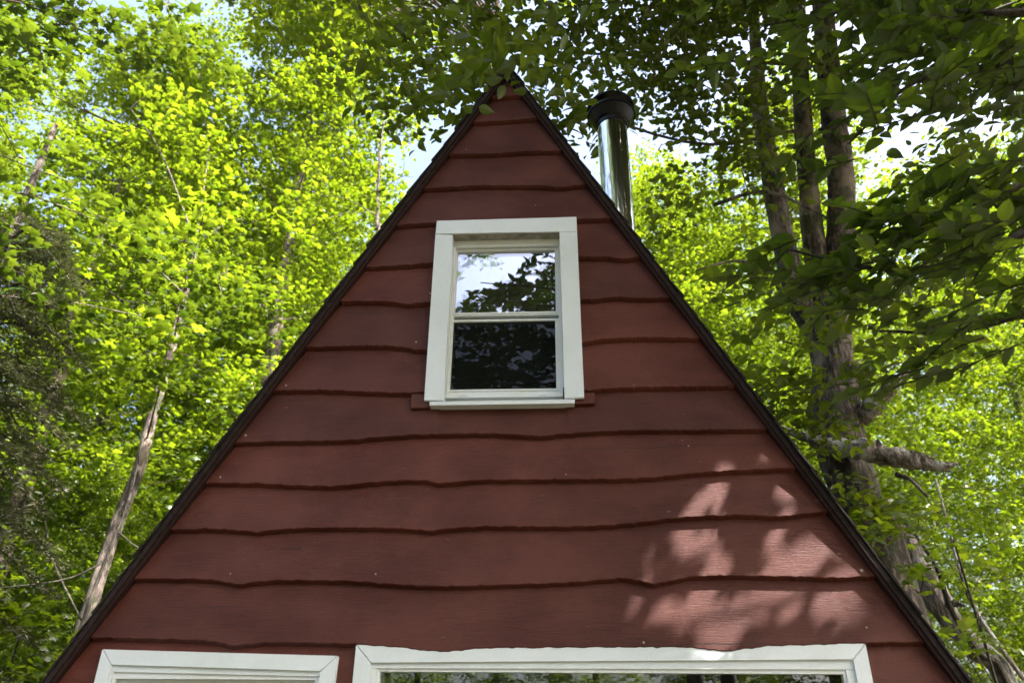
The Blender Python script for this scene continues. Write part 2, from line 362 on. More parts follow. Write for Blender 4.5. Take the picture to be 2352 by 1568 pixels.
# roof: two slabs of shingles with stepped courses, fascia boards along the rake
TH = .052; ang = math.atan(SL); LEN = HA/math.sin(ang)
rf = MB(); fs = MB(); mo = MB()
zap = HA+TH/math.cos(ang)
for s in (-1, 1):
    dirv = np.array([s*math.cos(ang), 0, -math.sin(ang)]); nrm = np.array([s*math.sin(ang), 0, math.cos(ang)])
    A = np.array([0, 0, HA])
    def pt(u, v, y): p = A+dirv*u+nrm*v; return (p[0], y, p[2])
    # underside deck + shingle courses (each course overlaps the next lower one)
    L2 = LEN+.25; n = int(L2/.14)
    def slab(mb, u0, u1, v0a, v0b, v1a, v1b, y0, y1, mi=0):
        V = [pt(u0, v0a, y0), pt(u1, v0b, y0), pt(u1, v1b, y0), pt(u0, v1a, y0), pt(u0, v0a, y1), pt(u1, v0b, y1), pt(u1, v1b, y1), pt(u0, v1a, y1)]
        mb.add(V, [(0, 1, 2, 3), (7, 6, 5, 4), (0, 4, 5, 1), (1, 5, 6, 2), (2, 6, 7, 3), (3, 7, 4, 0)], mi=mi)
    slab(rf, 0, L2, .004, .004, .034, .034, -.04, 7.5)
    for i in range(n):
        j = random.uniform(-.003, .003)
        u0 = i*.14-.02; u1 = u0+.175
        if i == 0: u0 = -.012
        slab(rf, u0, u1, .036, .043+j, .041, .050+j+random.uniform(0, .004), -.072+random.uniform(-.008, .008), 7.53)
    # fascia board and the thin moulding below it
    slab(fs, .012, L2, .012, .012, .0335, .0335, -.064, -.043)
    slab(mo, .02, L2, -.004, -.004, .0115, .0115, -.054, -.02)
roof = rf.build('roof', [M_shingle], cabin); fs.build('fascia', [M_fascia], roof); mo.build('rake_moulding', [M_redtrim], roof)
# back wall, floor and inside walls so that the rooms are closed and dark
bw = MB()
bw.add([(-hw(0), 7.4, 0), (hw(0), 7.4, 0), (0, 7.4, HA)], T=[(0, 1, 2)])
bw.add([(-hw(.3), .05, .3), (hw(.3), .05, .3), (hw(.3), 7.4, .3), (-hw(.3), 7.4, .3)], [(0, 1, 2, 3)])
bw.add([(-hw(2.75), .05, 2.75), (hw(2.75), .05, 2.75), (hw(2.75), 7.4, 2.75), (-hw(2.75), 7.4, 2.75)], [(0, 1, 2, 3)])
bw.build('inner_walls', [M_room], cabin)

# ---- upper window
uw = empty('window'); uw.parent = cabin
uw['label'] = 'upper double-hung window with sky reflected in its top pane'
YT = -.060
tb = MB()
tb.prism(quad([(1000,537),(1325.5,531),(1324,498),(1003,507)], YT), YT, -.001)
tb.prism(quad([(974,919),(1019,920),(1040,539.4),(1000,537.6)], YT+.001), YT+.001, -.001)
tb.prism(quad([(1297,914.6),(1342,912.6),(1325.5,531.6),(1285,530.6)], YT+.001), YT+.001, -.001)
tb.build('trim', [M_white], uw)
s = MB(); s.prism(quad([(986.5,930.6),(1320,925.7),(1320,916.5),(986,922.5)], -.066), -.066, .03); s.build('sill', [M_white], uw)
x0, x1 = at(1019, 920, YT)[0], at(1297, 914.6, YT)[0]
xl, xr = at(1040, 539, YT)[0], at(1285, 530, YT)[0]
X0, X1 = min(x0, xl), max(x1, xr)
ztop = at(1160, 535, YT)[2]; zbot = at(1160, 917, YT)[2]
s = MB(); s.box(X0-.03, X1+.03, -.05, .05, ztop+.001, ztop+.02)          # weathered head of the opening
s.build('head_jamb', [M_grey], uw)
YF = .008
fr = MB()
def zf(py, px=1160, Y=YF): return at(px, py, Y)[2]
zT = ztop+.001; zU = zf(566); 
fr.box(X0-.02, X1+.02, YF, YF+.07, zU, zT)                                # frame head
fr.box(X0-.02, X1+.02, YF+.012, YF+.07, zbot-.02, zf(903))                # frame sill
zS = zf(903)
fr.box(X0-.02, X0+.012, YF-.004, YF+.07, zS, zU); fr.box(X1-.012, X1+.02, YF-.004, YF+.07, zS, zU)
fr.box(X0+.012, X0+.02, YF+.02, YF+.07, zS, zU); fr.box(X1-.02, X1-.012, YF+.02, YF+.07, zS, zU)
fr.box(X0-.0, X1+.0, YF-.012, YF+.011, zf(914), zf(905))                    # sloped sill nosing
for a in (.12, .8):
    xa = X0+(X1-X0)*a; fr.box(xa, xa+.035, YF-.016, YF-.0125, zf(911), zf(908))
fr.build('frame', [M_vinyl], uw)
def sash(name, px, top, bot, Y, w_, wt, wb):
    """px: pane corners left,right ; sash of profile width w_ around the pane; returns pane extents"""
    xl_, xr_ = at(px[0], (top+bot)/2, Y)[0], at(px[1], (top+bot)/2, Y)[0]
    zt_, zb_ = at(1160, top, Y)[2], at(1160, bot, Y)[2]
    m_ = MB(); d0, d1 = Y, Y+.03
    m_.box(xl_-w_, xr_+w_, d0, d1, zt_, zt_+wt); m_.box(xl_-w_, xr_+w_, d0, d1, zb_-wb, zb_)
    m_.box(xl_-w_, xl_, d0, d1, zb_, zt_); m_.box(xr_, xr_+w_, d0, d1, zb_, zt_)
    g_ = .006                                                           # glazing bead
    m_.box(xl_-g_, xr_+g_, d0-.004, d0-.0005, zt_+.003, zt_+g_+.006); m_.box(xl_-g_, xr_+g_, d0-.004, d0-.0005, zb_-g_-.006, zb_-.003)
    o = m_.build(name, [M_vinyl], uw)
    return o, xl_, xr_, zt_, zb_
YS = YF+.022
o, a, b_, c, d = sash('sash', (1046.5, 1275.5), 576.5, 716.5, YS, .022, .02, .022)
s = MB(); s.add([(a, YS+.012, d), (b_, YS+.012, d), (b_, YS+.012, c), (a, YS+.012, c)], [(0, 1, 2, 3)]); s.build('pane', [M_glass], uw)
s = MB(); s.add([(a, YS+.030, d), (b_, YS+.0300, d), (b_, YS+.0275, c), (a, YS+.0275, c)], [(0, 1, 2, 3)]); s.build('pane', [M_glass2], uw)
o, a, b_, c, d = sash('sash', (1036.5, 1276.5), 738.5, 893, YS, .024, .016, .024)
s = MB(); s.add([(a, YS+.018, d), (b_, YS+.018, d), (b_, YS+.018, c), (a, YS+.018, c)], [(0, 1, 2, 3)]); s.build('pane', [M_glass2], uw)
s = MB(); s.add([(a, YS+.003, d), (b_, YS+.003, d), (b_, YS+.003, c), (a, YS+.003, c)], [(0, 1, 2, 3)]); s.build('insect_screen', [M_screen], uw)
s = MB(); s.box(X0, X1, YS+.06, YS+.062, zbot, ztop); s.build('dark_backing', [M_room], uw)  # plain dark sheet close behind the panes, in the room's colour
gl = MB(); gl.box(X0+.0195, X1-.0195, YS+.035, YS+.04, d-.03, d-.02)
# ---- door on the left and picture window on the right (both run down below the picture)
def framed(name, label, outer, inner, glassc, zend, YO, kind):
    w0 = empty(name); w0.parent = cabin; w0['label'] = label
    (ol, orr), (il, ir), (gl_, gr_) = outer, inner, glassc
    OL, OR = at(*ol, YO), at(*orr, YO); IL, IR = at(*il, YO), at(*ir, YO)
    tb = MB(); e = .0008
    tb.prism([(IL[0]+e, IL[2]), (IR[0]-e, IR[2]), (OR[0]-e, OR[2]), (OL[0]+e, OL[2])], YO, -.001)
    tb.prism([(OL[0], zend), (IL[0], zend), (IL[0], IL[2]-e*2), (OL[0], OL[2]-e*2)], YO, -.001)
    tb.prism([(IR[0], zend), (OR[0], zend), (OR[0], OR[2]-e*2), (IR[0], IR[2]-e*2)], YO, -.001)
    tb.build('trim', [M_white], w0)
    sm = MB()                                                           # dark open mitre joints behind the trim
    GL, GR = at(*gl_, YO+.02), at(*gr_, YO+.02)
    sm = MB(); Y2 = YO+.012
    zi = min(IL[2], IR[2])
    sm.prism([(IL[0]-.02, GL[2]+.012), (IR[0]+.02, GR[2]+.012), (IR[0]+.02, IR[2]+.03), (IL[0]-.02, IL[2]+.03)], Y2, -.0005)
    sm.prism([(IL[0]-.02, zend), (GL[0]-.012, zend), (GL[0]-.012, GL[2]+.012), (IL[0]-.02, GL[2]+.012)], Y2, -.0005)
    sm.prism([(GR[0]+.012, zend), (IR[0]+.02, zend), (IR[0]+.02, GR[2]+.012), (GR[0]+.012, GR[2]+.012)], Y2, -.0005)
    fo = sm.build('frame', [M_white], w0)
    sg = MB(); Y3 = Y2+.008
    sg.box(GL[0]-.03, GR[0]+.03, Y3, .02, min(GL[2], GR[2]), max(GL[2], GR[2])+.03)
    sg.box(GL[0]-.03, GL[0], Y3, .02, zend, min(GL[2], GR[2])); sg.box(GR[0], GR[0]+.03, Y3, .02, zend, min(GL[2], GR[2]))
    sg.build('glazing_bead' if kind == 'w' else 'door_stop', [M_vinyl], w0)
    zt = min(GL[2], GR[2])+.005
    return w0, fo, GL[0], GR[0], zt
w0, fo, a, b_, zt = framed('window', 'wide lower picture window dark with reflected trees', ((818,1480),(1988,1477)), ((851,1520.6),(1960,1513)), ((873,1541),(1936,1544)), 1.0, -.033, 'w')
s = MB(); s.add([(a-.01, .0, 1.0), (b_+.01, .0, 1.0), (b_+.01, .0, zt), (a-.01, .0, zt)], [(0, 1, 2, 3)]); s.build('pane', [M_glass3], w0)
s = MB(); s.box(a-.05, b_+.05, -.04, .03, .955, .999); s.build('sill', [M_white], w0)
w0, fo, a, b_, zt = framed('door', 'white framed cabin door on the left', ((235,1490),(775,1505)), ((254.5,1525),(735.8,1540)), ((267,1549),(724,1560)), .32, -.05, 'd')
s = MB(); s.box(a-.01, a+.09, .0, .04, .32, zt); s.box(b_-.09, b_+.01, .0, .04, .32, zt); s.box(a+.09, b_-.09, .0, .04, zt-.1, zt); s.box(a+.09, b_-.09, .0, .04, .32, .6); s.build('door_leaf', [M_white], w0)
s = MB(); s.add([(a+.08, .02, .5), (b_-.08, .02, .5), (b_-.08, .02, zt-.05), (a+.08, .02, zt-.05)], [(0, 1, 2, 3)]); s.build('pane', [M_glass2], w0)

# ---- stove pipe
YP = .76; c1 = at(1404.3, 266, YP); rp = .11
c0 = at(1415.5, 441, YP); cxp = .5*(c0[0]+c1[0])
def lathe(mb, prof, cx, cy, cz, n=48):
    a = np.linspace(0, 2*np.pi, n, endpoint=False); V = []
    for r, z in prof: V += [(cx+r*math.cos(q), cy+r*math.sin(q), cz+z) for q in a]
    Q = [(i*n+j, i*n+(j+1) % n, (i+1)*n+(j+1) % n, (i+1)*n+j) for i in range(len(prof)-1) for j in range(n)]
    mb.add(V, Q)
pm = MB(); zr = HA-SL*cxp
lathe(pm, [(rp, zr-.5-c1[2]), (rp, -.912), (rp, -.9), (rp, -.3), (rp, -.05), (rp*.998, .06), (0, .06)], cxp, YP, c1[2])
pipe = pm.build('chimney_pipe', [M_steel], cabin, True)
cm = MB()
lathe(cm, [(rp-.002, -.135), (rp+.006, -.133), (rp+.008, -.105), (.132, -.09), (.172, -.022), (.181, -.02), (.182, .0), (.176, .002), (.155, .002), (.150, .006)], cxp, YP, c1[2], 96)
lathe(cm, [(.128, .062), (.174, .060), (.178, .064), (.178, .078), (.170, .086), (.10, .10), (.03, .108), (0, .109)], cxp, YP, c1[2], 96)
cm.build('chimney_cap', [M_cap], pipe)
cm = MB(); lathe(cm, [(.150, .003), (.150, .064)], cxp, YP, c1[2])
cm.build('cap_band', [M_steel], pipe, True)
cm = MB(); lathe(cm, [(.26, zr-.55-c1[2]), (.2, zr-.1-c1[2]), (rp+.012, zr+.22-c1[2]), (rp+.001, zr+.225-c1[2])], cxp, YP, c1[2]); cm.build('roof_flashing', [M_cap], pipe, True)

# ---------------------------------------------------------------- ground
n = 60; gx = np.linspace(-150, 150, n); X, Yg = np.meshgrid(gx, gx, indexing='ij')
Zg = .15*np.sin(X*.13)*np.cos(Yg*.11)-.15; Zg[np.abs(X)+np.abs(Yg) < 14] = -.02
V = np.stack([X, Yg, Zg], -1).reshape(-1, 3); i = np.arange(n-1)[:, None]*n+np.arange(n-1)[None]
Q = np.stack([i, i+n, i+n+1, i+1], -1).reshape(-1, 4)
g = mk('ground', V, [Q], [M_floor], None, None, True); tag(g, kind='structure', label='leafy forest floor around the cabin')

# ---------------------------------------------------------------- foliage
def tmpl(kind):
    if kind == 'maple':
        o = [(0, 0), (.22, -.04), (.5, .12), (.36, .34), (.52, .62), (.24, .6), (0, 1.0), (-.24, .6), (-.52, .62), (-.36, .34), (-.5, .12), (-.22, -.04)]
        V = [(0, .35, .05)]+[(x, y, -.10*(x*x+(y-.4)**2)*2) for x, y in o]; k = len(o)
        return np.array(V), np.array([(0, 1+i, 1+(i+1) % k) for i in range(k)])
    if kind == 'ovate':
        V = [(0, 0, 0), (0, .3, -.0), (0, .65, -.03), (0, 1.05, -.12), (.23, .16, .05), (.30, .42, .07), (.2, .75, .02), (-.23, .16, .05), (-.30, .42, .07), (-.2, .75, .02)]
        return np.array(V), np.array([(0, 4, 1), (4, 5, 1), (1, 5, 2), (5, 6, 2), (2, 6, 3), (0, 1, 7), (7, 1, 8), (1, 2, 8), (8, 2, 9), (2, 3, 9)])
    if kind == 'simple':
        V = [(0, 0, 0), (.34, .42, .06), (0, 1, -.08), (-.34, .42, .06)]
        return np.array(V), np.array([(0, 1, 2), (0, 2, 3)])
    if kind == 'needle':
        V = [(0, 0, 0), (.09, .5, 0), (0, 1, -.05), (-.09, .5, 0)]
        return np.array(V), np.array([(0, 1, 2), (0, 2, 3)])
def leaves(P, S, kind, tilt=.5, az=None, droop=.25, nrm=None):
    """P centres (n,3), S sizes (n)"""
    n = len(P); TV, TF = tmpl(kind)
    a = rng.uniform(0, 2*np.pi, n) if az is None else az
    nz = np.stack([rng.normal(0, tilt, n), rng.normal(0, tilt, n), np.ones(n)], 1) if nrm is None else nrm+rng.normal(0, tilt, (n, 3))
    nz /= np.linalg.norm(nz, axis=1)[:, None]
    d = np.stack([np.cos(a), np.sin(a), -droop+0*a], 1)
    y = d-nz*(d*nz).sum(1)[:, None]; y /= np.linalg.norm(y, axis=1)[:, None]; x = np.cross(y, nz)
    L = TV[None]*S[:, None, None]
    V = P[:, None]+L[..., :1]*x[:, None]+L[..., 1:2]*y[:, None]+L[..., 2:]*nz[:, None]
    F = TF[None]+(np.arange(n)*len(TV))[:, None, None]
    return V.reshape(-1, 3), F.reshape(-1, 3)
def in_ball(n, shell=0.):
    v = rng.normal(size=(n, 3)); v /= np.linalg.norm(v, axis=1)[:, None]
    return v*(rng.uniform(shell, 1, n)**(1/3))[:, None]
HOLD = [(1560,1040),(1700,1050),(1830,1062),(1900,1160),(2000,1320),(2010,1400),(1900,1420),(1780,1450),(1720,1480),(1690,1550),(1590,1550),(1560,1500),(1490,1450),(1440,1380),(1450,1300),(1520,1200)]
def inpoly(x, z, poly):
    r = np.zeros(len(x), bool); n = len(poly)
    for i in range(n):
        x1, z1 = poly[i]; x2, z2 = poly[(i+1) % n]
        c = ((z1 > z) != (z2 > z)) & (x < (x2-x1)*(z-z1)/(z2-z1+1e-12)+x1); r ^= c
    return r
POLY = quad(HOLD, -.02)
_c = np.mean(POLY, 0); GROW = [tuple(_c+(np.array(p)-_c)*(1+.03/np.linalg.norm(np.array(p)-_c))) for p in POLY]
def sunhit(P):
    """where the shadow of each point falls on the front wall; only for points in front of it"""
    t = (-.02-P[:, 1])/SUN[1]                       # P - SUN*t on wall
    return P[:, 0]+(-SUN[0])*(P[:, 1]+.02)/SUN[1]*1.0, P[:, 2]-SUN[2]*(P[:, 1]+.02)/SUN[1]
def sun_gap(P, poly=None, grow=0.):
    """True for leaves that would shade the sunlit patch of the wall"""
    k = (P[:, 1]+.02)/SUN[1]; hx = P[:, 0]-SUN[0]*k; hz = P[:, 2]-SUN[2]*k
    return inpoly(hx, hz, poly or POLY) & (P[:, 1] < -.03)
SKYP = [(1030,540),(1200,540),(1207,590),(1190,640),(1120,660),(1090,665),(1065,700),(1030,712)]
def mirror_clear(P):
    M = P*np.array([1, -1, 1])+np.array([0, .08, 0]); q, wz = pix(M)
    return ~(inpoly(q[:, 0], q[:, 1], SKYP) & (wz > .5) & (P[:, 1] < -.1))
def keep_clear(P):
    """leaves may not sit inside the cabin or in front of the wall as the photo shows it"""
    hwid = (HA+.15-P[:, 2])/SL
    inside = (P[:, 1] > -.25) & (P[:, 1] < 7.8) & (np.abs(P[:, 0]) < hwid+.1)
    q, wz = pix(P); wall = (wz > .2) & (P[:, 1] < .1) & (q[:, 1] > 204) & (q[:, 1] < 1580) & (np.abs(q[:, 0]-1166) < (q[:, 1]-195)*.735+22)
    return ~(inside | wall) & mirror_clear(P)
def sprays(centers, per, rad, flat, size, kind, tilt=.45, sj=.3, axis=None):
    """leaf sprays: flattened discs of leaves around twig ends"""
    n = len(centers); P = in_ball(n*per).reshape(n, per, 3)*np.array([1, 1, flat])*rad
    sl_ = rng.normal(0, .35, (n, 1, 2)); P[..., 2] += (P[..., :2]*sl_).sum(-1)-.25*(P[..., :2]**2).sum(-1)/rad
    P = (P+centers[:, None]).reshape(-1, 3)
    return P
def drop_leaves(V, F, kind, bad, share=0.):
    nv = len(tmpl(kind)[0]); nf = len(tmpl(kind)[1]); ok = bad(V).reshape(-1, nv).mean(1) <= share; new = np.cumsum(ok)-1
    F = F.reshape(-1, nf, 3); loc = F-(np.arange(len(F))*nv)[:, None, None]
    return V.reshape(-1, nv, 3)[ok].reshape(-1, 3), (loc[ok]+(new[ok]*nv)[:, None, None]).reshape(-1, 3)
def build_leaves(P, size, kind, name, mt, parent, tilt=.5, sj=.25, droop=.3, bad=None):
    S = size*np.exp(rng.normal(0, sj, len(P))); V, F = leaves(P, S, kind, tilt, droop=droop)
    if bad: V, F = drop_leaves(V, F, kind, bad)
    return mk(name, V, [F], [mt], parent)
def limb_mesh(mb, pts, r0, r1, n=8, sides=6, bumpy=.05):
    P = spline(pts, n)
    if sun_gap(P, GROW).any() or not keep_clear(P[2:]).all(): return
    tube_into(mb, P, np.linspace(r0, r1, n), sides, bumpy)
def tree(name, label, cat, trunk, blobs, leafkind, leafsize, mt, barkm, group=None, density=1., twigs=.35, tilt=.5, gap=True, clear=True, extra=None, flat=.28, droop=.3, per=26, srad=.42, limbs=1., gpoly=None):
    """trunk: [(x,y,z,r)...]; blobs: [(cx,cy,cz,rx,ry,rz,weight)]"""
    base = trunk[0]; root = tag(empty(name, (base[0], base[1], base[2])), label, cat, group)
    tb = MB(); T = spline(np.array(trunk), max(12, 5*len(trunk))); tube_into(tb, T[:, :3], T[:, 3], 14, .05)
    tb.build('trunk', [barkm], root, True)
    lb = MB(); cs = []
    for b_ in blobs:
        c = np.array(b_[:3]); r = np.array(b_[3:6]); wgt = b_[6] if len(b_) > 6 else 1
        k = int(max(3, 5.5*wgt*density*r[0]*r[1]*r[2]**.7)); S = c+in_ball(k, .15)*r; cs.append(S)
        dz = c[2]-T[:, 2]; hd = np.hypot(c[0]-T[:, 0], c[1]-T[:, 1]); i = int(np.argmin(np.abs(dz-.5*hd)+.3*hd)); p0 = T[i, :3]
        md = p0*.45+c*.55+np.array([0, 0, .12*hd[i]]); r0 = min(T[i, 3]*.4, .009*np.linalg.norm(c-p0)+.005)
        if limbs < 0: r0 = .008
        if limbs < 1: r0 = min(r0, .014); md = md+rng.normal(0, .18, 3)
        if rng.random() > limbs:
            p0 = c+rng.normal(0, .35, 3)*r; md = (p0+c)/2
        limb_mesh(lb, [p0, md, c], r0, r0*.35, 10, 7)
        L = spline(np.array([p0, md, c, ]), 12)
        for s_ in S[:int(k*twigs)+1]:
            j = rng.integers(4, 12); a = L[j]; mm = (a+s_)/2+rng.normal(0, .08, 3); limb_mesh(lb, [a, mm, s_], r0*.22+.003, .003, 5, 4, 0)
    if extra: extra(lb)
    lb.build('branches', [M_twig if barkm is M_twig else barkm], root, True)
    P = sprays(np.concatenate(cs), per, srad, flat, leafsize, leafkind)
    ok = np.ones(len(P), bool)
    if gap: ok &= ~sun_gap(P, gpoly)
    if clear: ok &= keep_clear(P)
    build_leaves(P[ok], leafsize, leafkind, 'crown', mt, root, tilt, droop=droop, bad=(lambda V: sun_gap(V, gpoly)) if gap else None)
    return root
def pb(px, py, Y, rx, ry=None, rz=None, wgt=1):
    p = at(px, py, Y); return (p[0], p[1], p[2], rx, ry or rx, rz or rx*.7, wgt)
def tp(px, py, Y, r): p = at(px, py, Y); return (p[0], p[1], p[2], r)
def copy_tree(o, loc, rz, s, label, group):
    r = o.copy(); C.objects.link(r); r.location = loc; r.rotation_euler = (0, 0, rz); r.scale = (s, s, s*random.uniform(.93, 1.08)); r['label'] = label
    if group: r['group'] = group
    elif 'group' in r: del r['group']
    for ch in o.children:
        c = ch.copy(); C.objects.link(c); c.parent = r
    return r

# --- forest maples: three kinds built once, then copied
def forest_proto(x, y, H, cr, seed, label, group, low=.1, leafsize=.088):
    tr_ = [(x, y, -.3, .2), (x+.1, y, H*.35, .15), (x-.1, y+.1, H*.7, .09), (x, y, H*.95, .02)]
    bl = []
    k = 34
    for i in range(k):
        f = (i+.5)/k; z = H*(low+(1-low)*f); rr = cr*math.sin(math.pi*min(1, .25+.72*f))**.8
        a = i*2.4+seed; bl.append((x+rr*.62*math.cos(a), y+rr*.62*math.sin(a), z, cr*.52, cr*.52, cr*.26, 1.))
    return tree('maple_tree', label, 'tree', tr_, bl, 'maple', leafsize, M_leaf, M_bark, group, gap=False, clear=False, twigs=.14, density=2.1, per=48, srad=.5, tilt=.65)
GF = 'maples of the wood behind the cabin'; LF = 'leafy green maple deep in the wood behind the cabin'
A1 = forest_proto(-5.2, 9.5, 19, 2.9, .3, 'bright yellow-green maple rising nearest behind the left roof slope', None)
A2 = forest_proto(-10.5, 13, 22, 3.2, 1.7, 'tall leafy maple at the left end of the wood behind the cabin', None)
A3 = forest_proto(6.8, 12.5, 19, 3.0, 2.9, 'sunlit yellow-green maple behind the right roof slope', None)
spots = []
for (x, y, s) in [(-8.6,8.5,.9),(-3.0,15,.74),(-7.5,17,1.1),(-13.5,18,1.1),(-16,12,.95),(-13,7.5,.8),(-11,22,1.2),(.5,21,1.),(-4,23,1.15),(-9,28,1.3),(-17,24,1.25),(3.4,13,.85),(5.2,16.5,.9),(4.0,19,.95),(9.5,19,1.),(12.0,13.5,.95),(11,8,.7),(15,20,1.1),(7,25,1.),(2,30,1.2),(14,29,1.3),(20,26,1.3),(-2,33,1.3),(-15,33,1.4),(-23,30,1.4),(9,36,1.4),(22,36,1.5),(18,15,1.),(-22,17,1.1),(28,24,1.3),(-30,26,1.4),(-9,38,1.5),(4,42,1.6),(16,42,1.6),(-20,42,1.6),(30,40,1.6),(-33,40,1.6),(23,10,1.),(-19,6,.9),(-6.5,13,1.0),(-1.5,11.5,.64)]:
    spots.append((x, y, s))
for i, (x, y, s) in enumerate(spots):
    side = 'left of' if x < -3 else ('right of' if x > 3 else 'straight behind'); far = 'distant' if y > 22 else 'nearer'
    copy_tree((A1, A2, A3)[i % 3], (x, y, -.3), i*1.3, s, f'{far} leafy green maple in the wood {side} the cabin', f'{far} maples in the wood {side} the cabin')
# understorey: low copies between the trunks
GS = 'low young maples under the wood behind the cabin'
for i in range(26):
    a = rng.uniform(-.75, .8); d = rng.uniform(11, 30); x = math.sin(a)*d*1.1; y = -3.6+math.cos(a)*d
    if y < 8.5 and abs(x) < 5: continue
    copy_tree((A1, A2, A3)[i % 3], (x, y, -.3), i*2.1, .3+.12*rng.random(), f"low young maple under the wood {'left' if x < 0 else 'right'} of the cabin", f"low young maples {'left' if x < 0 else 'right'} of the cabin")
# behind the camera: trees seen only in the panes
for i, (x, y, s) in enumerate([(6.5,-16,.8),(11,-19,.9),(-8,-17,.5),(-3.5,-19,.55),(1.2,-18,.5),(-15,-20,.65),(15,-12,.8),(-15,-9,.5),(6,-26,.85),(-6,-28,.75),(3.5,-13,.4),(-1,-14,.4),(-5.5,-13,.38),(-11,-12,.4),(9,-12,.5),(0,-28,.75),(-11,-27,.7)]):
    copy_tree((A1, A2, A3)[i % 3], (x, y, -.3), i*1.7, s, 'maple across the clearing, mirrored in the window panes', 'maples mirrored in the window panes')

# --- straight pale trunk left of the cabin
def left_extra(lb): pass
tree('straight_tree', 'tall tree with straight pale trunk showing beyond the left roof slope', 'tree',
     [(*at(115,1600,6.3)[:2], -.3, .135), tp(195,1430,6.3,0.094), tp(268,1205,6.3,0.084), tp(318,1080,6.3,0.081), tp(350,955,6.3,0.075), tp(400,780,6.3,0.062), tp(450,560,6.3,0.044)],
     [pb(390,760,5.3,.45,.4,.35,2.5), pb(430,620,5.2,.5,.4,.35,2.5), pb(470,480,5.2,.5,.4,.4,2), pb(370,880,5.4,.3,.3,.2,2), pb(420,640,6.3,1.20), pb(250,560,5.8,1.04), pb(560,500,6.8,1.04), pb(480,330,7.3,1.20), pb(300,250,6.8,1.12), pb(330,800,5.8,0.72,None,None,.7)],
     'maple', .11, M_leaf, M_bark, twigs=.3)
# --- slender sapling left of the ridge
sp0 = at(858, 700, 7.6)
tree('sapling', 'slender sapling with forked grey stem between the left roof slope and the sky', 'tree',
     [(sp0[0]-.1, sp0[1], -.3, .06), tp(862,620,7.6,.036), tp(866,520,7.6,.032), tp(869,420,7.6,.028), tp(877,310,7.6,.022), tp(890,240,7.6,.014)],
     [pb(850,230,7.6,.9,None,None,.9), pb(930,270,7.4,.7,None,None,.8), pb(780,300,7.8,.9,None,None,.8), pb(940,400,7.5,.55,None,None,.5), pb(740,450,7.6,.9,None,None,.7), pb(830,120,7.6,.9), pb(960,120,7.4,.5,None,None,.5)],
     'maple', .085, M_leaf, M_bark, twigs=.8, per=20, srad=.35)
# --- big many-stemmed tree right of the cabin
YB = 3.4
def big_extra(lb):
    def st(L, n=16, sides=12, b=.05):
        P = spline(np.array(L), n); tube_into(lb, P[:, :3], P[:, 3], sides, b)
    st([tp(1912,880,YB,.17), tp(1880,780,YB,.12), tp(1835,690,YB-.1,.125), tp(1800,560,YB-.1,.12), tp(1775,420,YB-.1,.115), tp(1748,270,YB,.10), tp(1735,100,YB,.075), tp(1728,-60,YB,.07)])
    st([tp(1905,820,YB,.14), tp(1878,640,YB,.12), tp(1858,440,YB,.11), tp(1842,230,YB,.105), tp(1832,0,YB,.10), tp(1828,-200,YB,.08)])
    st([tp(1990,900,YB-.15,.05), tp(1960,845,YB-.15,.07), tp(1950,960,YB-.1,.10)], 8, 10, .08)
    for L in ([(2060,1090),(2090,1100),(2130,1140)], [(1640,470),(1760,440),(1900,500)], [(1900,700),(2050,640),(2352,500)], [(1930,640),(2150,520),(2300,380)], [(1820,640),(1700,600),(1600,620)], [(1880,300),(2050,230),(2300,100)], [(1830,300),(1600,330),(1300,240)], [(1840,150),(1500,130),(1000,110)]):
        st([tp(a, b_, YB-.5-.3*i, .022-.006*i) for i, (a, b_) in enumerate(L)], 10, 6, .05)
